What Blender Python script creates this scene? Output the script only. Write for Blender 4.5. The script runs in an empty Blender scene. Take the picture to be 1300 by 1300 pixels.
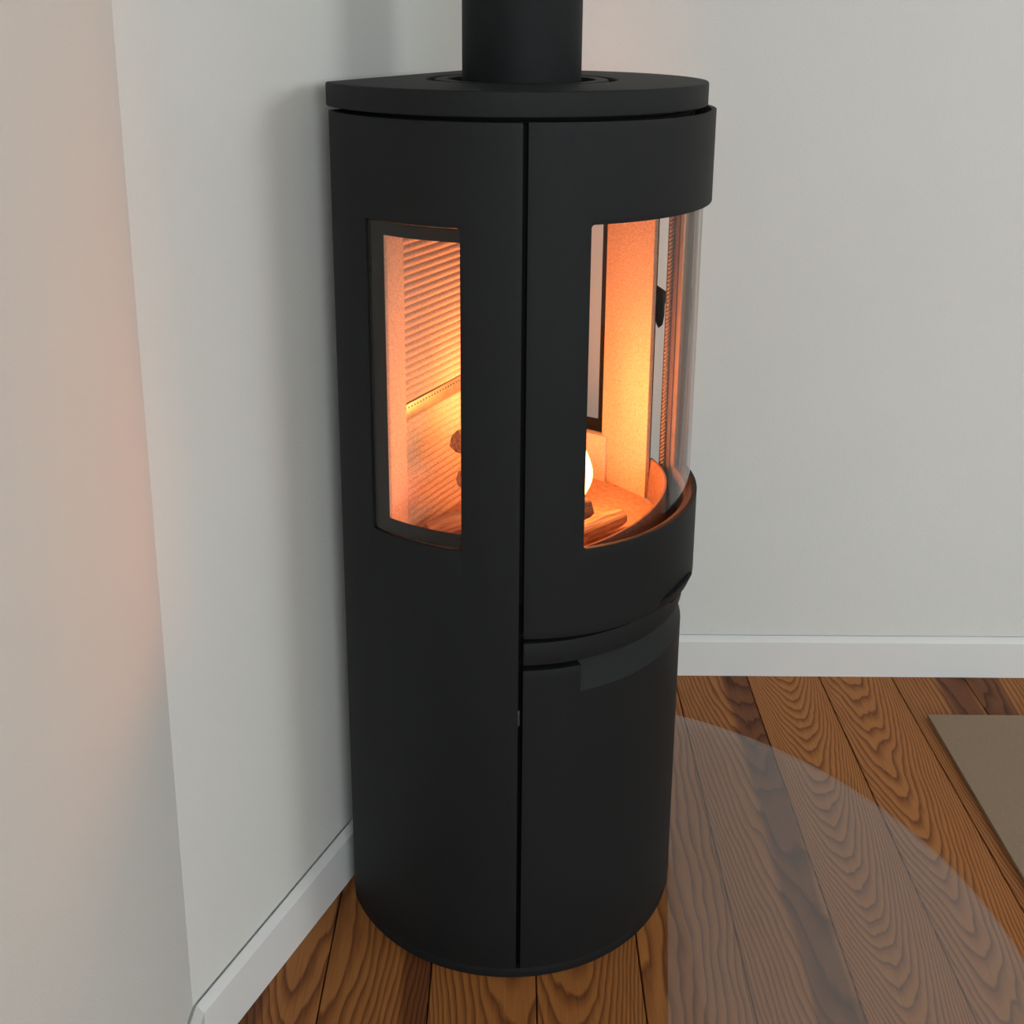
import bpy, bmesh, math, random
from mathutils import Matrix, Vector

random.seed(7)
S = bpy.context.scene
C = S.collection
rad = math.radians

# ------------------------------------------------------------------ camera
FPX, PITCH, ROLL, CAMH, PPY = 1503.6, .2727, .007, 1.246, 433.
fw = Vector((0, math.cos(PITCH), -math.sin(PITCH)))
rt = Vector((1, 0, 0))
up = rt.cross(fw)
rt2 = math.cos(ROLL) * rt + math.sin(ROLL) * up
up2 = -math.sin(ROLL) * rt + math.cos(ROLL) * up
cd = bpy.data.cameras.new('camera')
cam = bpy.data.objects.new('camera', cd)
C.objects.link(cam)
M = Matrix((rt2, up2, -fw)).transposed().to_4x4()
M.translation = (0, 0, CAMH)
cam.matrix_world = M
cd.sensor_width = 36
cd.lens = 36 * FPX / 1300
cd.shift_y = -(650 - PPY) / 1300
cd.clip_start = .02
S.camera = cam

# ------------------------------------------------------------------ world, lights, exposure
w = bpy.data.worlds.new('world')
S.world = w
w.use_nodes = True
bg = w.node_tree.nodes['Background']
bg.inputs[0].default_value = (.86, .94, 1.0, 1)
bg.inputs[1].default_value = 1.5


def area(name, loc, target, sx, sy, power, col):
    d = bpy.data.lights.new(name, 'AREA')
    d.shape = 'RECTANGLE'
    d.size, d.size_y = sx, sy
    d.energy = power
    d.color = col
    o = bpy.data.objects.new(name, d)
    C.objects.link(o)
    o.location = loc
    o.rotation_euler = (Vector(target) - Vector(loc)).to_track_quat('-Z', 'Y').to_euler()
    return o


area('window_daylight_right', (4.5, .1, 1.9), (0, 1.4, 1.1), 1.9, 1.4, 59, (.93, .98, 1.0))
area('window_daylight_rear', (1.9, -5.35, 1.8), (1.0, 2, 1.3), 3.6, 1.3, 165, (.86, .95, 1.0))

vs = S.view_settings
vs.view_transform = 'Standard'
vs.look = 'None'
vs.exposure = 0
vs.gamma = 1
vs.use_curve_mapping = False
S.cycles.max_bounces = 10
S.cycles.transparent_max_bounces = 24
S.cycles.caustics_reflective = False
S.cycles.caustics_refractive = False
S.cycles.sample_clamp_indirect = 4


# ------------------------------------------------------------------ materials
def mat(name):
    m = bpy.data.materials.new(name)
    m.use_nodes = True
    nt = m.node_tree
    nt.nodes.clear()
    out = nt.nodes.new('ShaderNodeOutputMaterial')
    return m, nt, out


def N(nt, t, **kw):
    n = nt.nodes.new('ShaderNode' + t)
    for k, v in kw.items():
        setattr(n, k, v)
    return n


def L(nt, a, b):
    nt.links.new(a, b)


def math_n(nt, op, a, b=None, c=None):
    n = N(nt, 'Math', operation=op)
    for i, v in enumerate((a, b, c)):
        if v is None:
            continue
        if isinstance(v, (int, float)):
            n.inputs[i].default_value = v
        else:
            L(nt, v, n.inputs[i])
    return n.outputs[0]


def ramp(nt, fac, stops):
    n = N(nt, 'ValToRGB')
    el = n.color_ramp.elements
    while len(el) > 1:
        el.remove(el[-1])
    el[0].position, el[0].color = stops[0][0], (*stops[0][1], 1)
    for p, c in stops[1:]:
        e = el.new(p)
        e.color = (*c, 1)
    L(nt, fac, n.inputs[0])
    return n.outputs[0]


def simple(name, col, rough=.5, var=0., scale=40., bump=0., bscale=300., metallic=0., spec=.5, coat=0., detail=4.):
    """principled with a faint noise tint and a fine relief"""
    m, nt, out = mat(name)
    b = N(nt, 'BsdfPrincipled')
    b.inputs['Roughness'].default_value = rough
    b.inputs['Metallic'].default_value = metallic
    b.inputs['Specular IOR Level'].default_value = spec
    b.inputs['Coat Weight'].default_value = coat
    tc = N(nt, 'TexCoord')
    n = N(nt, 'TexNoise')
    n.inputs['Scale'].default_value = scale
    n.inputs['Detail'].default_value = detail
    L(nt, tc.outputs['Object'], n.inputs['Vector'])
    lo = tuple(max(0, c * (1 - var)) for c in col)
    hi = tuple(min(1, c * (1 + var)) for c in col)
    L(nt, ramp(nt, n.outputs['Fac'], [(.3, lo), (.7, hi)]), b.inputs['Base Color'])
    if bump:
        n2 = N(nt, 'TexNoise')
        n2.inputs['Scale'].default_value = bscale
        n2.inputs['Detail'].default_value = 3
        L(nt, tc.outputs['Object'], n2.inputs['Vector'])
        bp = N(nt, 'Bump')
        bp.inputs['Strength'].default_value = bump
        bp.inputs['Distance'].default_value = .002
        L(nt, n2.outputs['Fac'], bp.inputs['Height'])
        L(nt, bp.outputs[0], b.inputs['Normal'])
    L(nt, b.outputs[0], out.inputs[0])
    return m


def glass(name, tint=(1, 1, 1), rough=0.0, dust=0.0, n=1.5):
    """thin pane: clear transmission plus Fresnel reflection on both faces"""
    m, nt, out = mat(name)
    geo = N(nt, 'NewGeometry')
    ior = N(nt, 'Mix', data_type='FLOAT')
    ior.inputs[2].default_value = n
    ior.inputs[3].default_value = 1 / n
    L(nt, geo.outputs['Backfacing'], ior.inputs[0])
    fr = N(nt, 'Fresnel')
    L(nt, ior.outputs[0], fr.inputs['IOR'])
    tr = N(nt, 'BsdfTransparent')
    tr.inputs[0].default_value = (*tint, 1)
    gl = N(nt, 'BsdfGlossy')
    gl.inputs['Roughness'].default_value = rough
    mx = N(nt, 'MixShader')
    L(nt, fr.outputs[0], mx.inputs[0])
    L(nt, tr.outputs[0], mx.inputs[1])
    L(nt, gl.outputs[0], mx.inputs[2])
    sh = mx.outputs[0]
    if dust:
        df = N(nt, 'BsdfDiffuse')
        df.inputs[0].default_value = (.80, .74, .70, 1)
        m2 = N(nt, 'MixShader')
        m2.inputs[0].default_value = dust
        L(nt, sh, m2.inputs[1])
        L(nt, df.outputs[0], m2.inputs[2])
        sh = m2.outputs[0]
    L(nt, sh, out.inputs[0])
    return m


def wood_floor():
    m, nt, out = mat('oiled_pine')
    b = N(nt, 'BsdfPrincipled')
    tc = N(nt, 'TexCoord')
    sep = N(nt, 'SeparateXYZ')
    L(nt, tc.outputs['Object'], sep.inputs[0])
    x, y = sep.outputs[0], sep.outputs[1]

    def prop(k):
        return N(nt, 'Attribute', attribute_type='OBJECT', attribute_name=k).outputs['Fac']
    seed, kx, ky, x0, heart, dark = (prop(k) for k in ('grain_seed', 'grain_width', 'grain_length', 'grain_offset', 'heartwood', 'tone'))

    def noise(sx, sy, detail, rough=.5):
        cb = N(nt, 'CombineXYZ')
        L(nt, math_n(nt, 'MULTIPLY', x, sx), cb.inputs[0])
        L(nt, math_n(nt, 'MULTIPLY', y, sy), cb.inputs[1])
        L(nt, seed, cb.inputs[2])
        n = N(nt, 'TexNoise')
        n.inputs['Scale'].default_value = 1
        n.inputs['Detail'].default_value = detail
        n.inputs['Roughness'].default_value = rough
        L(nt, cb.outputs[0], n.inputs['Vector'])
        return n.outputs['Fac']
    wx = math_n(nt, 'MULTIPLY', math_n(nt, 'SUBTRACT', noise(3, 1.6, 2), .5), .05)
    xs = math_n(nt, 'ADD', math_n(nt, 'SUBTRACT', x, x0), wx)
    rings = math_n(nt, 'SUBTRACT', math_n(nt, 'MULTIPLY', y, ky), math_n(nt, 'MULTIPLY', math_n(nt, 'MULTIPLY', xs, xs), kx))
    wob = math_n(nt, 'MULTIPLY', math_n(nt, 'SUBTRACT', noise(30, 7, 2, .5), .5), 1.7)
    rings = math_n(nt, 'ADD', rings, wob)
    rings = math_n(nt, 'ADD', rings, math_n(nt, 'MULTIPLY', noise(6, 2.5, 2), 5.0))
    fr = math_n(nt, 'FRACT', rings)
    # earlywood rises slowly to latewood then drops
    late = N(nt, 'ValToRGB')
    el = late.color_ramp.elements
    el[0].position, el[0].color = 0.0, (.05, .05, .05, 1)
    el[1].position, el[1].color = 1.0, (.05, .05, .05, 1)
    for p, v in ((.35, .12), (.70, .62), (.86, 1.0), (.94, .55)):
        e = el.new(p)
        e.color = (v, v, v, 1)
    L(nt, fr, late.inputs[0])
    fib = noise(520, 14, 2)
    f = math_n(nt, 'ADD', math_n(nt, 'MULTIPLY', late.outputs[0], .52), math_n(nt, 'MULTIPLY', fib, .40))
    base = ramp(nt, f, [(.12, (.43, .172, .046)), (.42, (.30, .105, .026)), (.80, (.115, .036, .010))])
    # darker heartwood band down one side of a board
    hb = N(nt, 'MapRange', interpolation_type='SMOOTHSTEP')
    hb.inputs['From Min'].default_value = .022
    hb.inputs['From Max'].default_value = .034
    hb.inputs['To Min'].default_value = 1
    hb.inputs['To Max'].default_value = 0
    hx = math_n(nt, 'ABSOLUTE', math_n(nt, 'ADD', math_n(nt, 'SUBTRACT', x, heart), math_n(nt, 'MULTIPLY', math_n(nt, 'SUBTRACT', noise(1, 2.2, 2), .5), .06)))
    L(nt, hx, hb.inputs['Value'])
    m1 = N(nt, 'Mix', data_type='RGBA', blend_type='MULTIPLY')
    L(nt, hb.outputs[0], m1.inputs[0])
    L(nt, base, m1.inputs[6])
    m1.inputs[7].default_value = (.46, .40, .46, 1)
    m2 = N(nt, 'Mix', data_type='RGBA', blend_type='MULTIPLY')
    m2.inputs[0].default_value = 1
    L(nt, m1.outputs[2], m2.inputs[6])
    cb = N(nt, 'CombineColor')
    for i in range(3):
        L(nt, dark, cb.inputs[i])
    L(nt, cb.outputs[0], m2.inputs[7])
    L(nt, m2.outputs[2], b.inputs['Base Color'])
    rg = N(nt, 'MapRange')
    rg.inputs['To Min'].default_value = .50
    rg.inputs['To Max'].default_value = .66
    L(nt, f, rg.inputs['Value'])
    L(nt, rg.outputs[0], b.inputs['Roughness'])
    b.inputs['Specular IOR Level'].default_value = .25
    bp = N(nt, 'Bump')
    bp.inputs['Strength'].default_value = .25
    bp.inputs['Distance'].default_value = .0008
    L(nt, f, bp.inputs['Height'])
    L(nt, bp.outputs[0], b.inputs['Normal'])
    L(nt, b.outputs[0], out.inputs[0])
    return m


def flame_mat():
    m, nt, out = mat('flame')
    tc = N(nt, 'TexCoord')
    sep = N(nt, 'SeparateXYZ')
    L(nt, tc.outputs['Generated'], sep.inputs[0])
    col = ramp(nt, sep.outputs[2], [(0, (1, .50, .12)), (.35, (1, .62, .22)), (1, (1, .22, .03))])
    e = N(nt, 'Emission')
    L(nt, col, e.inputs[0])
    L(nt, math_n(nt, 'MULTIPLY_ADD', sep.outputs[2], -10., 13.), e.inputs[1])
    t = N(nt, 'BsdfTransparent')
    lw = N(nt, 'LayerWeight')
    lw.inputs[0].default_value = .45
    mx = N(nt, 'MixShader')
    L(nt, lw.outputs['Facing'], mx.inputs[0])
    L(nt, e.outputs[0], mx.inputs[1])
    L(nt, t.outputs[0], mx.inputs[2])
    L(nt, mx.outputs[0], out.inputs[0])
    return m


def log_mat(name, a, b_):
    m, nt, out = mat(name)
    b = N(nt, 'BsdfPrincipled')
    b.inputs['Roughness'].default_value = .85
    tc = N(nt, 'TexCoord')
    mp = N(nt, 'Mapping')
    mp.inputs['Scale'].default_value = (14, 160, 160)
    L(nt, tc.outputs['Object'], mp.inputs[0])
    n = N(nt, 'TexNoise')
    n.inputs['Scale'].default_value = 1
    n.inputs['Detail'].default_value = 5
    L(nt, mp.outputs[0], n.inputs['Vector'])
    L(nt, ramp(nt, n.outputs['Fac'], [(.3, a), (.7, b_)]), b.inputs['Base Color'])
    bp = N(nt, 'Bump')
    bp.inputs['Strength'].default_value = .7
    bp.inputs['Distance'].default_value = .004
    L(nt, n.outputs['Fac'], bp.inputs['Height'])
    L(nt, bp.outputs[0], b.inputs['Normal'])
    L(nt, b.outputs[0], out.inputs[0])
    return m


M_WALL = simple('white_wall_paint', (.70, .705, .672), .8, .012, 3, .22, 380, spec=.2, detail=3)
M_CEIL = simple('ceiling_paint', (.78, .78, .76), .85, .01, 3)
M_TRIM = simple('white_trim_gloss', (.74, .75, .74), .38, .01, 8, .04, 60)
M_SUB = simple('dark_subfloor', (.02, .012, .008), .9, .2, 20)
M_WOOD = wood_floor()
M_STOVE = simple('graphite_stove_paint', (.0080, .0096, .0105), .58, .12, 900, .22, 1300, spec=.22)
M_CORE = simple('soot_black_steel', (.006, .006, .006), .8, .2, 60, spec=.1)
M_PRINT = simple('black_glass_print', (.007, .006, .005), .35, .08, 80, spec=.15)
M_LINER = simple('vermiculite', (.58, .43, .31), .9, .20, 420, .5, 500, detail=3)
M_STEEL = simple('heat_tinted_steel', (.42, .30, .20), .38, .15, 60, metallic=.7)
M_FRAME = simple('inner_frame_steel', (.10, .065, .055), .45, .12, 80, .1, 500)
M_ROPE = simple('glass_fibre_rope', (.20, .16, .13), .9, .25, 700, .4, 900)
M_HOLE = simple('hole_black', (.004, .003, .003), .9, .1, 20)
M_GLASS = glass('stove_glass', (.97, .95, .93), .004, n=1.33)
M_PLATE = glass('floor_glass', (.985, .985, .98), .06, .055)
M_RUG = simple('taupe_flat_weave', (.36, .265, .185), .95, .20, 900, .5, 1400, spec=.1, detail=2)
M_LOG = log_mat('split_log_wood', (.24, .13, .065), (.62, .42, .24))
M_CHAR = log_mat('charred_log', (.03, .015, .01), (.22, .10, .05))
M_FLAME = flame_mat()
M_PIN = simple('dull_hinge_steel', (.10, .10, .10), .5, .1, 80, metallic=.3)
M_ASH = simple('ember_floor', (.40, .22, .13), .95, .25, 120, .6, 200)
M_LIP = simple('rusty_cast_iron', (.26, .14, .10), .8, .18, 200, .3, 500, spec=.2)


# ------------------------------------------------------------------ mesh helpers
def link(name, me, m, parent=None, smooth=True, angle=35):
    o = bpy.data.objects.new(name, me)
    C.objects.link(o)
    if m:
        me.materials.append(m)
    if smooth:
        for p in me.polygons:
            p.use_smooth = True
        me.set_sharp_from_angle(angle=rad(angle))
    if parent:
        o.parent = parent
    return o


def build(name, V, F, m, parent=None, bevel=0., bang=50, seg=2, smooth=True, angle=35):
    me = bpy.data.meshes.new(name)
    bm = bmesh.new()
    vs_ = [bm.verts.new(v) for v in V]
    for f in F:
        try:
            bm.faces.new([vs_[i] for i in f])
        except ValueError:
            pass
    bmesh.ops.recalc_face_normals(bm, faces=bm.faces)
    if bevel:
        es = [e for e in bm.edges if len(e.link_faces) == 2 and e.calc_face_angle(0) > rad(bang)]
        bmesh.ops.bevel(bm, geom=es, offset=bevel, segments=seg, affect='EDGES', profile=.6, clamp_overlap=True)
    bm.to_mesh(me)
    bm.free()
    return link(name, me, m, parent, smooth, angle)


def cyl(r, a, z):
    t = rad(a)
    return (r * math.cos(t), r * math.sin(t), z)


def frange(a, b, n):
    return [a + (b - a) * i / n for i in range(n + 1)]


def grid_panel(name, angs, zs, rf, ri, m, parent, bevel=0.0012):
    """curved panel: outer radius rf(angle, z), inner radius ri"""
    na, nz = len(angs), len(zs)
    V, F = [], []
    for side in (0, 1):
        for a in angs:
            for z in zs:
                V.append(cyl(rf(a, z) if side == 0 else ri, a, z))
    I = lambda s, i, j: s * na * nz + i * nz + j
    for i in range(na - 1):
        for j in range(nz - 1):
            for s in (0, 1):
                F.append((I(s, i, j), I(s, i + 1, j), I(s, i + 1, j + 1), I(s, i, j + 1)))
    for i in range(na - 1):
        for j in (0, nz - 1):
            F.append((I(0, i, j), I(0, i + 1, j), I(1, i + 1, j), I(1, i, j)))
    for j in range(nz - 1):
        for i in (0, na - 1):
            F.append((I(0, i, j), I(0, i, j + 1), I(1, i, j + 1), I(1, i, j)))
    return build(name, V, F, m, parent, bevel, angle=18)


def hole_panel(name, ro, ri, a0, a1, z0, z1, hole, m, parent, cr=.005, bevel=.0012, K=9, zbot=None):
    """curved panel with one rounded rectangular opening; zbot(angle) may lift the lower edge"""
    h0, h1, k0, k1 = hole
    ca = math.degrees(cr / ro)
    inner, outer = [], []
    nt = max(6, int(abs(h1 - h0) / 1.6))
    nv = 8

    def side(p, q, o_p, o_q, n):
        for i in range(n):
            t = i / n
            inner.append((p[0] + (q[0] - p[0]) * t, p[1] + (q[1] - p[1]) * t))
            outer.append((o_p[0] + (o_q[0] - o_p[0]) * t, o_p[1] + (o_q[1] - o_p[1]) * t))

    def corner(cx, cz, s0, oc, n=5):
        for i in range(n):
            t = rad(s0 + 90 * i / n)
            inner.append((cx + ca * math.cos(t), cz + cr * math.sin(t)))
            outer.append(oc)
    eps = .35
    # start bottom-left going counter-clockwise (angle to the right, z up)
    B0, B1 = (a0, z0), (a1, z0)
    T0, T1 = (a0, z1), (a1, z1)
    side((h0 + ca, k0), (h1 - ca, k0), B0, B1, nt)
    corner(h1 - ca, k0 + cr, -90, B1)
    side((h1, k0 + cr), (h1, k1 - cr), B1, T1, nv)
    corner(h1 - ca, k1 - cr, 0, T1)
    side((h1 - ca, k1), (h0 + ca, k1), T1, T0, nt)
    corner(h0 + ca, k1 - cr, 90, T0)
    side((h0, k1 - cr), (h0, k0 + cr), T0, B0, nv)
    corner(h0 + ca, k0 + cr, 180, B0)
    n = len(inner)
    V, F = [], []
    idx = {}
    for s, r in ((0, ro), (1, ri)):
        for k in range(K + 1):
            t = k / K
            for i in range(n):
                a = inner[i][0] + (outer[i][0] - inner[i][0]) * t
                z = inner[i][1] + (outer[i][1] - inner[i][1]) * t
                if zbot and k == K and abs(z - z0) < 1e-6:
                    z = zbot(a, z)
                V.append(cyl(r, a, z))
    I = lambda s, k, i: s * (K + 1) * n + k * n + (i % n)
    for k in range(K):
        for i in range(n):
            for s in (0, 1):
                F.append((I(s, k, i), I(s, k, i + 1), I(s, k + 1, i + 1), I(s, k + 1, i)))
    for k in (0, K):
        for i in range(n):
            F.append((I(0, k, i), I(0, k, i + 1), I(1, k, i + 1), I(1, k, i)))
    # weld coincident corner points
    me = bpy.data.meshes.new(name)
    bm = bmesh.new()
    vv = [bm.verts.new(v) for v in V]
    for f in F:
        try:
            bm.faces.new([vv[j] for j in f])
        except ValueError:
            pass
    bmesh.ops.remove_doubles(bm, verts=bm.verts, dist=1e-6)
    bmesh.ops.dissolve_degenerate(bm, dist=1e-7, edges=bm.edges)
    bmesh.ops.recalc_face_normals(bm, faces=bm.faces)
    if bevel:
        es = [e for e in bm.edges if len(e.link_faces) == 2 and e.calc_face_angle(0) > rad(55)]
        bmesh.ops.bevel(bm, geom=es, offset=bevel, segments=2, affect='EDGES', profile=.6, clamp_overlap=True)
    bm.to_mesh(me)
    bm.free()
    return link(name, me, m, parent, True, 35)


def prism(name, poly, z0, z1, m, parent=None, bevel=0., seg=2, smooth=True):
    n = len(poly)
    V = [(x, y, z0) for x, y in poly] + [(x, y, z1) for x, y in poly]
    F = [tuple(range(n)), tuple(range(n, 2 * n))] + [(i, (i + 1) % n, n + (i + 1) % n, n + i) for i in range(n)]
    return build(name, V, F, m, parent, bevel, 40, seg, smooth)


def box(name, x0, x1, y0, y1, z0, z1, m, parent=None, bevel=0.):
    return prism(name, [(x0, y0), (x1, y0), (x1, y1), (x0, y1)], z0, z1, m, parent, bevel)


def ring_solid(name, r0, r1, z0, z1, m, parent, cx=0, cy=0, n=96, bevel=.0008):
    V, F = [], []
    for r, z in ((r0, z0), (r1, z0), (r1, z1), (r0, z1)):
        for i in range(n):
            t = 2 * math.pi * i / n
            V.append((cx + r * math.cos(t), cy + r * math.sin(t), z))
    for k in range(4):
        for i in range(n):
            j = (i + 1) % n
            k2 = (k + 1) % 4
            F.append((k * n + i, k * n + j, k2 * n + j, k2 * n + i))
    return build(name, V, F, m, parent, bevel)


def sweep_profile(name, prof, p0, p1, nrm, m, parent=None, cut0=None, cut1=None):
    """extrude a (out, z) profile from p0 to p1; nrm is the outward direction; ends mitred by cut offsets"""
    d = (Vector(p1) - Vector(p0))
    d.z = 0
    u = d.normalized()
    V = []
    for P, cut in ((Vector(p0), cut0), (Vector(p1), cut1)):
        for o, z in prof:
            q = P + Vector(nrm) * o + u * ((cut or 0) * o)
            V.append((q.x, q.y, z))
    n = len(prof)
    F = [tuple(range(n)), tuple(range(n, 2 * n))] + [(i, (i + 1) % n, n + (i + 1) % n, n + i) for i in range(n)]
    return build(name, V, F, m, parent, 0, smooth=True, angle=30)


def tag(o, label=None, cat=None, group=None, kind=None):
    for k, v in (('label', label), ('category', cat), ('group', group), ('kind', kind)):
        if v:
            o[k] = v
    return o


def empty(name, loc, rz=0):
    o = bpy.data.objects.new(name, None)
    C.objects.link(o)
    o.location = loc
    o.rotation_euler = (0, 0, rz)
    o.empty_display_size = .1
    return o


# ------------------------------------------------------------------ room shell
WX, WY = -.381, 2.06            # left wall face, back wall face
CY0 = 1.164                     # where the diagonal face starts on the left wall
DD = Vector((.3857, .9226, 0))  # direction of the diagonal face
DN = Vector((.9226, -.3857, 0))
tt = (WY - CY0) / DD.y
CXE = WX + DD.x * tt            # where the diagonal face meets the back wall

RY = -5.5                       # rear wall, behind the camera
sub = box('floor', WX - .1, 4.7, RY - .1, WY + .1, -.06, -.024, M_SUB)
tag(sub, kind='structure')
tag(box('wall_back', WX - .1, 4.7, WY, WY + .1, 0, 2.6, M_WALL), kind='structure')
tag(box('wall_left', WX - .1, WX, RY - .1, WY + .1, 0, 2.6, M_WALL), kind='structure')
tag(prism('wall_left_diagonal', [(WX, CY0), (CXE, WY), (WX, WY)], 0, 2.6, M_WALL, smooth=False), kind='structure')
tag(box('wall_right', 4.6, 4.7, RY - .1, WY + .1, 0, 2.6, M_WALL), kind='structure')
# rear wall with a wide window opening to the sky
V, F = [], []
for x0_, x1_, z0_, z1_ in ((WX, 4.6, 0, .95), (WX, 4.6, 2.45, 2.6), (WX, 0, .95, 2.45), (3.8, 4.6, .95, 2.45)):
    b0 = len(V)
    for yy in (RY - .1, RY):
        V += [(x0_, yy, z0_), (x1_, yy, z0_), (x1_, yy, z1_), (x0_, yy, z1_)]
    F += [tuple(b0 + q for q in f) for f in ((0, 1, 2, 3), (4, 5, 6, 7), (0, 1, 5, 4), (1, 2, 6, 5), (2, 3, 7, 6), (3, 0, 4, 7))]
tag(build('wall_rear', V, F, M_WALL, smooth=False), kind='structure')
tag(box('ceiling', WX - .1, 4.7, RY - .1, WY + .1, 2.6, 2.65, M_CEIL), kind='structure')

prof = [(0, 0), (.014, 0), (.014, .0730), (.0133, .0742), (.0062, .0822), (.0046, .0830), (.0038, .0780), (0, .0780)]
tag(sweep_profile('baseboard_back', prof, (CXE - .01, WY, 0), (4.6, WY, 0), (0, -1, 0), M_TRIM), kind='structure')
cut = math.tan(rad(22.7 / 2))
tag(sweep_profile('baseboard_left', prof, (WX, RY, 0), (WX, CY0, 0), (1, 0, 0), M_TRIM, cut1=-cut), kind='structure')
tag(sweep_profile('baseboard_diagonal', prof, (WX, CY0, 0), (CXE, WY, 0), DN, M_TRIM, cut0=cut * .93), kind='structure')

# floorboards: one mesh shared by all
PW, GAP = .1410, .0018
bmb = bmesh.new()
ys = frange(RY, WY - .004, 24)
hw = (PW - GAP) / 2
rows = []
for yy in ys:
    rows.append([bmb.verts.new(p) for p in ((-hw, yy, -.022), (-hw, yy, -.0012), (-hw + .0010, yy, 0), (hw - .0010, yy, 0), (hw, yy, -.0012), (hw, yy, -.022))])
for a_, b_ in zip(rows, rows[1:]):
    for i in range(6):
        bmb.faces.new((a_[i], a_[(i + 1) % 6], b_[(i + 1) % 6], b_[i]))
bmb.faces.new(rows[0])
bmb.faces.new(rows[-1])
bmesh.ops.recalc_face_normals(bmb, faces=bmb.faces)
plank_me = bpy.data.meshes.new('plank')
bmb.to_mesh(plank_me)
bmb.free()
plank_me.materials.append(M_WOOD)
# seed, kx, ky, x0, heart, tone per board, left to right
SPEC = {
    -1: (1.7, 900, 9, .05, -.03, .86), 0: (3.1, 500, 5, -.09, .055, .86), 1: (4.6, 900, 12, .03, 9, .85), 2: (5.3, 1100, 16, -.03, 9, .86),  # tone lowered on these left boards: shade on the floor painted into their colour
    3: (7.9, 260, 2.5, -.11, 9, 1.0), 4: (9.2, 650, 11, .055, .040, 1.02), 5: (12.4, 1900, 30, -.002, 9, 1.08),
    6: (15.1, 1300, 18, -.02, 9, 1.05), 7: (16.6, 800, 7, .06, .045, .95), 8: (19.3, 700, 8, -.06, -.04, .95),
}
x_first = -.244 - PW / 2
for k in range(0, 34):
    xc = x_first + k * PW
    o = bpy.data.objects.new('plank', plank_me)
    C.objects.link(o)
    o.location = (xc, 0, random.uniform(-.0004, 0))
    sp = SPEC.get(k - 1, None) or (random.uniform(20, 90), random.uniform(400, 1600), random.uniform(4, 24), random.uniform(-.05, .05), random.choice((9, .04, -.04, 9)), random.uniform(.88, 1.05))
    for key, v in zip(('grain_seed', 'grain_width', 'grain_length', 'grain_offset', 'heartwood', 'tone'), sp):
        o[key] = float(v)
    o.parent = sub

# ------------------------------------------------------------------ the stove
SX, SY, SROT = .001, 1.536, rad(-27)
R = .241
CH = -.159                       # flat back
CA = math.degrees(math.acos(CH / R))   # corner half angle
stove = empty('wood_stove', (SX, SY, 0), SROT)
tag(stove, 'tall graphite wood stove with curved glass door and a burning fire, in the corner', 'stove')


def dshape(r, u, n=72):
    c = math.degrees(math.acos(u / r))
    return [(r * math.cos(rad(a)), r * math.sin(rad(a))) for a in frange(-c, c, n)]


# inner casing, plinth, rear chamber
prism('plinth', dshape(.2402, -.158), 0, .0142, M_STOVE, stove, .0008)
prism('inner_casing', dshape(.2225, -.155), .013, .546, M_CORE, stove)
rear = [p for p in dshape(.2225, -.155, 120) if p[0] < -.122]
up_ = [p for p in rear if p[1] > 0]
lo_ = [p for p in rear if p[1] < 0]
prism('rear_casing', lo_[::-1][::-1] + [(-.122, lo_[-1][1])] + [(-.122, up_[0][1])] + up_, .546, 1.126, M_CORE, stove)
prism('top_casing', dshape(.2225, -.155), 1.045, 1.1285, M_CORE, stove)

WIN = (-109.3, -77.5, .6190, 1.0110)
for s in (1, -1):
    if s == 1:
        a0, a1 = -CA, -60.7
        hole = WIN
    else:
        a0, a1 = 60.7, CA
        hole = (77.5, 109.3, .6190, 1.0110)
    sp = hole_panel('side_panel', R, .2355, a0, a1, .0145, 1.1285, hole, M_STOVE, stove, cr=.004, K=8)
    # glass behind the opening with its printed black border
    g = (-109.2, -77.56) if s == 1 else (77.56, 109.2)
    gp = grid_panel('side_glass', frange(g[0], g[1], 20), [.6202, .8, 1.0098], lambda a, z: .2388, .2362, M_GLASS, sp, .0004)
    ph = (-102.9, -77.60) if s == 1 else (82.6, 102.9)
    hole_panel('glass_border', .2360, .2352, g[0], g[1], .6202, 1.0098, (ph[0], ph[1], .6385, .9940), M_PRINT, gp, cr=.002, bevel=0, K=3)

# flat back sheet
box('back_sheet', CH - .001, -.1555, -.180, .180, .0145, 1.1285, M_STOVE, stove, .0008)

# posts at both sides of the door opening
for s in (-1, 1):
    angs = frange(s * 54.5, s * 61.6, 5)
    grid_panel('door_post', sorted(angs), [.546, .8, 1.125], lambda a, z: .2312, .2230, M_CORE, stove, .0006)
    grid_panel('post_return', sorted((s * 60.9, s * 62.5)), [.546, .8, 1.125], lambda a, z: .2354, .2314, M_CORE, stove, .0004)

# top plate with cooking rings round the flue
FU, FV = .0066, .0068
TZ0, TZ1 = 1.1335, 1.1622
RT = .2440


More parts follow.
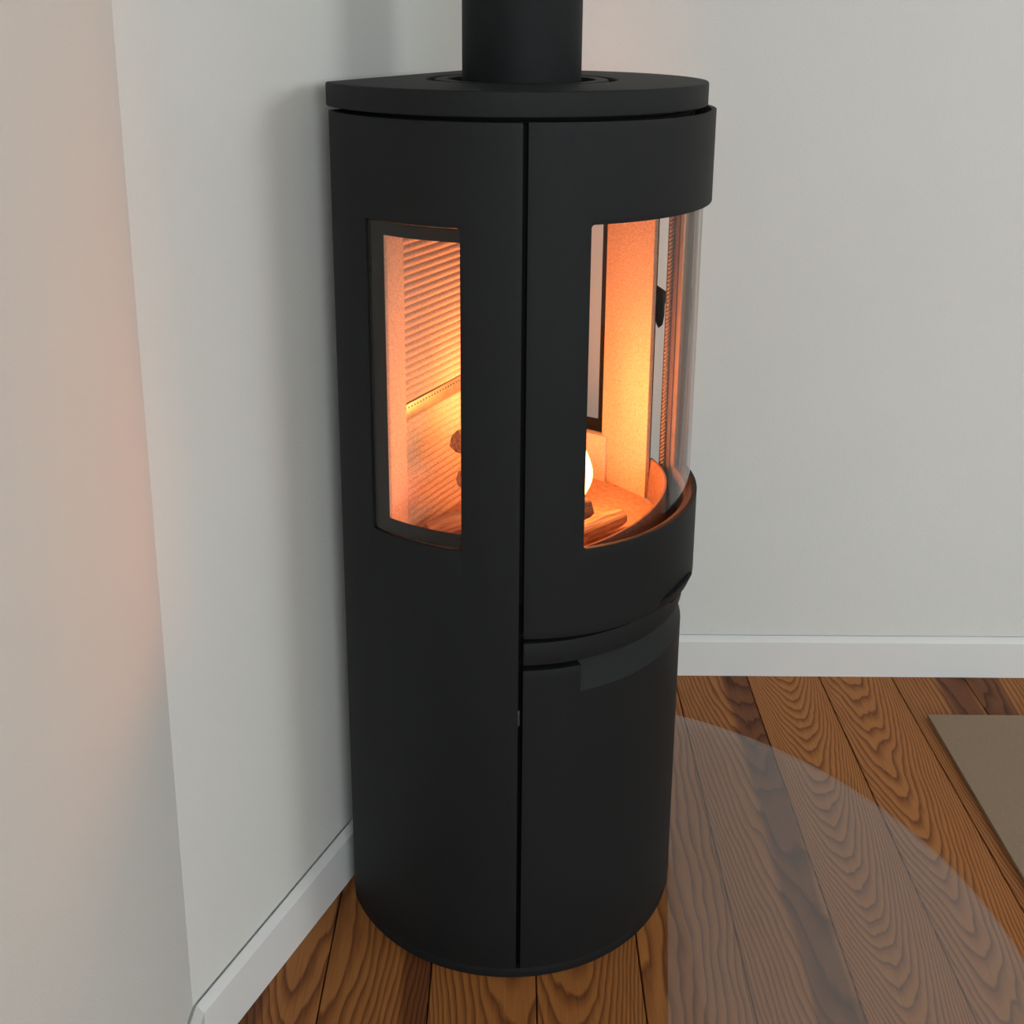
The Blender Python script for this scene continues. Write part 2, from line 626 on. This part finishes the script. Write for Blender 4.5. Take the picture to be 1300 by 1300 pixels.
def top_plate():
    n = 144
    c = math.degrees(math.acos((CH - .0015) / RT))
    V, F = [], []
    oz = []
    for i in range(n):
        t = 360 * i / n - 180
        # outer D outline hit by a ray from the flue centre
        d = (math.cos(rad(t)), math.sin(rad(t)))
        b = FU * d[0] + FV * d[1]
        s = -b + math.sqrt(b * b - (FU * FU + FV * FV - RT * RT))
        if d[0] < 0:
            s = min(s, (CH - .0015 - FU) / d[0])
        oz.append((FU + d[0] * s, FV + d[1] * s))
    # put exact corner points in
    for sg in (1, -1):
        cxp = (CH - .0015, sg * math.sqrt(RT ** 2 - (CH - .0015) ** 2))
        k = min(range(n), key=lambda q: (oz[q][0] - cxp[0]) ** 2 + (oz[q][1] - cxp[1]) ** 2)
        oz[k] = cxp
    ri = .1215
    inn = [(FU + ri * math.cos(rad(360 * i / n - 180)), FV + ri * math.sin(rad(360 * i / n - 180))) for i in range(n)]
    for pts, z in ((inn, TZ0), (oz, TZ0), (oz, TZ1), (inn, TZ1)):
        V += [(x, y, z) for x, y in pts]
    for k in range(4):
        for i in range(n):
            j = (i + 1) % n
            k2 = (k + 1) % 4
            F.append((k * n + i, k * n + j, k2 * n + j, k2 * n + i))
    return build('top_plate', V, F, M_STOVE, stove, .003, 50, 3)


tp = top_plate()
ring_solid('ring_seat', .090, .1235, TZ0 - .001, TZ1 - .010, M_CORE, tp, FU, FV)
ring_solid('cover_ring', .094, .1105, TZ0, TZ1 - .0003, M_STOVE, tp, FU, FV, bevel=.0015)
prism('top_seat', dshape(.215, -.15), 1.126, TZ0, M_CORE, stove)

# front rail under the door
grid_panel('front_rail', frange(-59.3, 59.3, 60), [.4685, .484, .4990], lambda a, z: R, .218, M_STOVE, stove, .0014)

# lower door with finger recess along its top edge
SC = 41.5


def lower_r(a, z):
    if abs(a) < SC + .02 and z > .4246:
        return R - .019 * (z - .4245) / (.4645 - .4245)
    return R


angs = frange(-59.3, -SC - .04, 14) + frange(-SC, SC, 44) + frange(SC + .04, 59.3, 14)
ld = grid_panel('lower_door', angs, [.0150, .15, .3, .4245, .436, .448, .4612], lower_r, .2190, M_STOVE, stove, .0007)

for z0_, z1_ in ((.378, .400),):
    ring_solid('hinge_pin', .0004, .0028, z0_, z1_, M_PIN, stove, .2300 * math.cos(rad(-60.6)), .2300 * math.sin(rad(-60.6)), 12, .0006)

# firebox --------------------------------------------------------------
fz = .548
prism('firebox_floor', dshape(.2185, -.12), .546, fz + .002, M_ASH, stove)
# front lip: curve from post to post, closer to the centre at the front
lipv = [(.134, -.186), (.152, -.163), (.169, -.132), (.184, -.095), (.196, -.048), (.2005, 0), (.1985, .048), (.1905, .091), (.176, .130), (.156, .162), (.134, .186)]


def smooth_curve(P, n=6):
    out = []
    for i in range(len(P) - 1):
        p0 = P[max(0, i - 1)]
        p1, p2 = P[i], P[i + 1]
        p3 = P[min(len(P) - 1, i + 2)]
        for k in range(n):
            t = k / n
            out.append(tuple(.5 * (2 * b + (c - a) * t + (2 * a - 5 * b + 4 * c - d) * t * t + (-a + 3 * b - 3 * c + d) * t ** 3) for a, b, c, d in zip(p0, p1, p2, p3)))
    out.append(P[-1])
    return out


lp = smooth_curve(lipv)
V, F = [], []
for k, (sc, z) in enumerate(((.975, fz), (1.0, .609), (1.018, .609), (1.018, fz))):
    V += [(x * sc, y * sc, z) for x, y in lp]
nl = len(lp)
for k in range(4):
    for i in range(nl - 1):
        k2 = (k + 1) % 4
        F.append((k * nl + i, k * nl + i + 1, k2 * nl + i + 1, k2 * nl + i))
F += [(0, nl, 2 * nl, 3 * nl), (nl - 1, 2 * nl - 1, 3 * nl - 1, 4 * nl - 1)]
build('front_lip', V, F, M_LIP, stove, .0008)

# ribbed back liner: ribs run across, profile in (u, z)
UB = -.100


def rib_profile():
    pts = []
    z = fz
    pitch = .0101
    while z < .7215 - pitch * .2:
        for q, dz in ((0, 0), (.0022, .18), (.0034, .5), (.0022, .82)):
            pts.append((UB - .004 + q * 1.0, z + dz * pitch))
        z += pitch
    z2 = .7430
    pts += [(UB - .004, z), (UB - .004, z2)]
    z = z2
    while z < 1.040:
        for q, dz in ((0, 0), (.0026, .18), (.0040, .5), (.0026, .82)):
            pts.append((UB - .004 + q * 1.0, z + dz * pitch))
        z += pitch
    pts += [(UB - .004, z), (UB - .021, z), (UB - .021, fz)]
    return pts


rp = rib_profile()
V = [(u, -.129, z) for u, z in rp] + [(u, .129, z) for u, z in rp]
n = len(rp)
F = [tuple(range(n)), tuple(range(n, 2 * n))] + [(i, (i + 1) % n, n + (i + 1) % n, n + i) for i in range(n)]
bl = build('back_liner', V, F, M_LINER, stove, 0, angle=50)
st = box('air_strip', UB - .006, UB + .0012, -.129, .129, .7215, .7435, M_STEEL, stove, .0006)
V, F = [], []
for i in range(34):
    v = -.122 + i * .0074
    b0 = len(V)
    for xx in (UB + .0010, UB + .0016):
        for k in range(8):
            t = math.pi * k / 4
            V.append((xx, v + .0013 * math.cos(t), .7385 + .0013 * math.sin(t)))
    F += [tuple(range(b0, b0 + 8)), tuple(range(b0 + 8, b0 + 16))] + [(b0 + k, b0 + (k + 1) % 8, b0 + 8 + (k + 1) % 8, b0 + 8 + k) for k in range(8)]
tag(build('air_hole', V, F, M_HOLE, st), kind='stuff')

for s in (-1, 1):
    v0, v1 = sorted((s * .124, s * .166))
    box('corner_liner', UB - .02, UB + .008, v0, v1, fz, 1.045, M_LINER, stove, .0012)
    # side liner standing behind the post
    P0 = Vector((.045, s * .2135, 0))
    P1 = Vector((.1325, s * .1735, 0))
    d = (P1 - P0).normalized()
    nn = Vector((-d.y, d.x, 0)) * (1 if s > 0 else -1)
    if nn.y * s < 0:
        nn = -nn
    q = [P0, P1, P1 + nn * .008, P0 + nn * .008]
    prism('side_liner', [(p.x, p.y) for p in q], fz, 1.045, M_LINER, stove, .001)
    # low wall under the side window
    aa = sorted((s * 74.5, s * 112.))
    grid_panel('window_sill_liner', frange(aa[0], aa[1], 12), [fz, .622], lambda a, z: .2260, .2100, M_LINER, stove, .001)
    # wall between window and back
    aa = sorted((s * 106., s * 119.))
    grid_panel('rear_side_liner', frange(aa[0], aa[1], 5), [fz, .8, 1.045], lambda a, z: .2270, .2190, M_LINER, stove, .001)

# door, ajar about the hinge by the near slit ----------------------------
DOPEN = rad(-3.3)
H = Vector(cyl(R, -59.5, 0))


def notch(a, z):
    t = abs(a) / 12.5
    return z + (.025 * math.sqrt(max(0, 1 - t * t)) if t < 1 else 0)


door = hole_panel('door', R, .2350, -59.3, 59.3, .5055, 1.1290, (-42.0, 42.0, .6205, 1.0155), M_STOVE, stove, cr=.004, K=10, zbot=notch)
door.matrix_local = Matrix.Translation(H) @ Matrix.Rotation(DOPEN, 4, 'Z') @ Matrix.Translation(-H)
grid_panel('door_glass', frange(-45, 45, 48), [.6150, .8, 1.030], lambda a, z: .2305, .2265, M_GLASS, door, .0004)
# tongue handle following the curve under the notch
hv = frange(-12.6, 12.6, 28)


def tongue_r(a, z):
    t = min(1, abs(a) / 12.6)
    bulge = math.sqrt(max(0, 1 - t ** 4))
    k = (z - .4995) / .021
    return .2360 + bulge * (.004 + .008 * k)


na, zz = len(hv), [.4995, .506, .513, .5190]
V, F = [], []
for a in hv:
    t = min(1, abs(a) / 12.6)
    hgt = .45 + .55 * math.sqrt(max(0, 1 - t * t))
    for k in range(4):
        z = .5035 + (zz[k] - .4995) * hgt
        V.append(cyl(tongue_r(a, zz[k]), a, z))
    for k in (3, 2, 1, 0):
        z = .5035 + (zz[k] - .4995) * hgt
        V.append(cyl(tongue_r(a, zz[k]) - .0055, a, z))
for i in range(na - 1):
    for k in range(8):
        k2 = (k + 1) % 8
        F.append((i * 8 + k, i * 8 + k2, (i + 1) * 8 + k2, (i + 1) * 8 + k))
F += [tuple(range(8)), tuple(range((na - 1) * 8, na * 8))]
build('door_handle', V, F, M_STOVE, door, .0006)
box('handle_latch_tab', .215, .238, -.018, .004, .4995, .5060, M_CORE, door, .0006)
# inner frame round the glass on the back of the door
for s in (-1, 1):
    aa = sorted((s * 45.5, s * 58.6))
    grid_panel('inner_stile', frange(aa[0], aa[1], 6), [.520, .8, 1.118], lambda a, z: .2349, .2318, M_FRAME, door, .0006)
    aa = sorted((s * 45.2, s * 48.2))
    grid_panel('glass_clip_strip', frange(aa[0], aa[1], 2), [.612, .8, 1.022], lambda a, z: .2317, .2262, M_STEEL, door, .0006)
    aa = sorted((s * 50.3, s * 52.2))
    grid_panel('inner_rib', frange(aa[0], aa[1], 2), [.56, .8, 1.08], lambda a, z: .2317, .2285, M_FRAME, door, .0006)
grid_panel('inner_rail', frange(-45.4, 45.4, 30), [.560, .6145], lambda a, z: .2349, .2255, M_FRAME, door, .0006)
grid_panel('inner_rail', frange(-45.4, 45.4, 30), [1.0305, 1.075], lambda a, z: .2349, .2255, M_FRAME, door, .0006)


def rope(name, path, parent, m):
    """two twisted strands along a polyline of (point, side, out) frames"""
    V, F = [], []
    for st_ in (0, 1):
        base = len(V)
        nS = 6
        for i, (p, e1, e2) in enumerate(path):
            ph = i * math.pi / 3.5 + st_ * math.pi
            c = p + (e1 * math.cos(ph) + e2 * math.sin(ph)) * .0021
            for k in range(nS):
                t = 2 * math.pi * k / nS
                V.append(tuple(c + (e1 * math.cos(t) + e2 * math.sin(t)) * .0026))
        for i in range(len(path) - 1):
            for k in range(nS):
                a = base + i * nS
                F.append((a + k, a + (k + 1) % nS, a + nS + (k + 1) % nS, a + nS + k))
        F.append(tuple(base + k for k in range(nS)))
        F.append(tuple(base + (len(path) - 1) * nS + k for k in range(nS)))
    return build(name, V, F, m, parent, 0, angle=80)


for s in (-1, 1):
    a = s * 55.0
    rr = .2285
    e1 = Vector((math.cos(rad(a)), math.sin(rad(a)), 0))
    e2 = Vector((-e1.y, e1.x, 0))
    rope('rope_gasket', [(Vector(cyl(rr, a, z)), e1, e2) for z in frange(.545, 1.10, 330)], door, M_ROPE)

# latch hook on the far post, seen through the gap
pl = [(0, .868), (.004, .868), (.022, .856), (.022, .846), (.019, .838), (.019, .822), (.0165, .808), (.010, .804), (.006, .812), (.004, .838), (0, .842)]
a = 57.0
e1 = Vector((math.cos(rad(a)), math.sin(rad(a)), 0))
e2 = Vector((-e1.y, e1.x, 0))
V = []
for off in (-.0015, .0015):
    for o_, z in pl:
        q = e1 * (.2335 + o_) + e2 * off
        V.append((q.x, q.y, z))
n = len(pl)
build('latch_hook', V, [tuple(range(n)), tuple(range(n, 2 * n))] + [(i, (i + 1) % n, n + (i + 1) % n, n + i) for i in range(n)], M_CORE, stove, .0004)


# ------------------------------------------------------------------ flue pipe
flw = stove.matrix_basis @ Vector((FU, FV, 0))
V, F = [], []
n = 96
prof_f = [(.0700, TZ0 + .001), (.0757, TZ0 + .001), (.0757, 1.9), (.0757, 1.905), (.0757, 2.598), (.0700, 2.598)]
for r, z in prof_f:
    for i in range(n):
        t = 2 * math.pi * i / n
        V.append((r * math.cos(t), r * math.sin(t), z - TZ0))
for k in range(len(prof_f)):
    k2 = (k + 1) % len(prof_f)
    for i in range(n):
        j = (i + 1) % n
        F.append((k * n + i, k * n + j, k2 * n + j, k2 * n + i))
fl = build('flue_pipe', V, F, M_STOVE, None, .001)
fl.location = (flw.x, flw.y, TZ0)
tag(fl, 'round graphite flue pipe rising from the middle of the stove top', 'pipe')


# ------------------------------------------------------------------ fire: logs, flames, firelight
def to_world(u, v, z):
    return stove.matrix_basis @ Vector((u, v, z))


def split_log(p0, p1, r, sides, seed, m, label, roll=0., cat='log'):
    rnd = random.Random(seed)
    P0, P1 = to_world(*p0), to_world(*p1)
    ax = (P1 - P0)
    ln = ax.length
    prof_ = []
    for k in range(sides):
        t = 2 * math.pi * k / sides + roll
        prof_.append((t, r * rnd.uniform(.78, 1.12)))
    V, F = [], []
    nS = 9
    for i in range(nS + 1):
        f_ = i / nS
        taper = 1 - .25 * (abs(f_ - .5) * 2) ** 4
        for t, q in prof_:
            qq = q * taper * rnd.uniform(.94, 1.06)
            V.append((-ln / 2 + ln * f_ + (rnd.uniform(-.003, .003) if i in (0, nS) else 0), qq * math.cos(t), qq * math.sin(t)))
    for i in range(nS):
        for k in range(sides):
            a_ = i * sides
            F.append((a_ + k, a_ + (k + 1) % sides, a_ + sides + (k + 1) % sides, a_ + sides + k))
    F += [tuple(range(sides)), tuple(range(nS * sides, nS * sides + sides))]
    o = build('log', V, F, m, None, .0012, 25, 2)
    o.location = (P0 + P1) / 2
    o.rotation_euler = ax.to_track_quat('X', 'Z').to_euler()
    tag(o, label, cat, 'logs on the fire')
    return o


split_log((.112, -.040, .570), (.143, .058, .568), .0150, 7, 3, M_LOG, 'pale split log lying at the front of the fire behind the door glass')
split_log((-.045, -.076, .690), (.030, .085, .643), .0190, 6, 5, M_LOG, 'upper burning log of the leaning stack, seen through the left side window', .3)
split_log((-.035, -.080, .638), (.055, .090, .600), .0190, 6, 8, M_LOG, 'lower burning log of the stack seen through the left side window', .8)
split_log((-.078, -.096, .562), (-.020, -.015, .574), .0140, 7, 11, M_LOG, 'log lying on the firebox floor just inside the left side window', .5)
split_log((.020, -.060, .572), (.105, .030, .585), .0210, 6, 14, M_CHAR, 'charred log under the flames in the middle of the firebox', .2)


def flame(u, v, z, hgt, wid, seed, label):
    """a flame of several leaning tongues that rise from one root"""
    rnd = random.Random(seed)
    V, F = [], []
    nS, nZ = 12, 14
    tongues = [(0, 0, 1, 1)] + [(rnd.uniform(-.030, .004), rnd.uniform(-.026, .006), rnd.uniform(.45, .85), rnd.uniform(.55, .85)) for _ in range(4)]
    for q, (tx, ty, th, tw) in enumerate(tongues):
        b0 = len(V)
        lean = (rnd.uniform(-.022, .006), rnd.uniform(-.022, .006))
        for i in range(nZ + 1):
            t = i / nZ
            rr = wid * tw * (math.sin(math.pi * min(1, (t * .90 + .10))) ** 1.1) * (1 - t * .6) + .0003
            ox = tx + lean[0] * t * t + .005 * math.sin(6 * t + seed + q)
            oy = ty + lean[1] * t * t + .005 * math.cos(5.3 * t + seed * 2 + q)
            for k in range(nS):
                a_ = 2 * math.pi * k / nS
                w_ = 1 + .22 * math.sin(2 * a_ + 5 * t + seed + q)
                V.append((rr * w_ * math.cos(a_) + ox, rr * .7 * w_ * math.sin(a_) + oy, t * hgt * th))
        for i in range(nZ):
            for k in range(nS):
                F.append((b0 + i * nS + k, b0 + i * nS + (k + 1) % nS, b0 + (i + 1) * nS + (k + 1) % nS, b0 + (i + 1) * nS + k))
        F += [tuple(range(b0, b0 + nS)), tuple(range(b0 + nZ * nS, b0 + nZ * nS + nS))]
    o = build('flame', V, F, M_FLAME, None, 0, angle=180)
    o.location = to_world(u, v, z)
    tag(o, label, 'flame', 'flames of the fire')
    return o


flame(.085, .031, .600, .150, .023, 1, 'bright yellow white flame at the left edge of the door glass')
flame(.050, .088, .676, .150, .024, 2, 'tall orange flame behind the door post over the log stack')
flame(.000, -.010, .690, .130, .026, 3, 'orange flame rising from the top of the log stack')

for nm, (u, v, z), pw, sz, cl in (('firelight_core', (.040, .000, .720), 5.0, .045, (1, .225, .066)), ('firelight_low', (.075, .030, .670), 2.9, .03, (1, .34, .10))):
    d = bpy.data.lights.new(nm, 'POINT')
    d.energy = pw
    d.color = cl
    d.shadow_soft_size = sz
    o = bpy.data.objects.new(nm, d)
    C.objects.link(o)
    o.location = to_world(u, v, z)

# ------------------------------------------------------------------ glass floor plate and rug
pc, pr_ = (.0365, 1.2924), .667
pts = []
a_start = math.degrees(math.atan2(1.98 - pc[1], .20 - pc[0]))
for a in frange(76.0, -50., 80):
    pts.append((pc[0] + pr_ * math.cos(rad(a)), pc[1] + pr_ * math.sin(rad(a))))
pts.append((.174, .80))
pts.append((.205, 1.222))
pts.append((.2335, 1.458))
for a in frange(-18, 63, 24):
    pts.append((SX + .2425 * math.cos(rad(a)), SY + .2425 * math.sin(rad(a))))
gpl = prism('glass_floor_plate', pts, .0004, .0064, M_PLATE, None, .0008)
tag(gpl, 'clear glass hearth plate with a rounded edge on the floorboards before the stove', 'floor plate')

rug = prism('rug', [(.767, 1.908), (.7675, .6), (2.1, .6), (2.1, 1.908)], 0, .0075, M_RUG, None, .0015)
tag(rug, 'flat taupe rug on the floorboards at the right edge', 'rug')

for nm, lb in (('back_liner', 'ribbed cream firebox back glowing orange'), ('air_strip', 'smooth steel strip with a row of air holes'),
               ('door_glass', 'clear curved door glass'), ('lower_door', 'lower door with finger recess along its top edge')):
    bpy.data.objects[nm]['label'] = lb
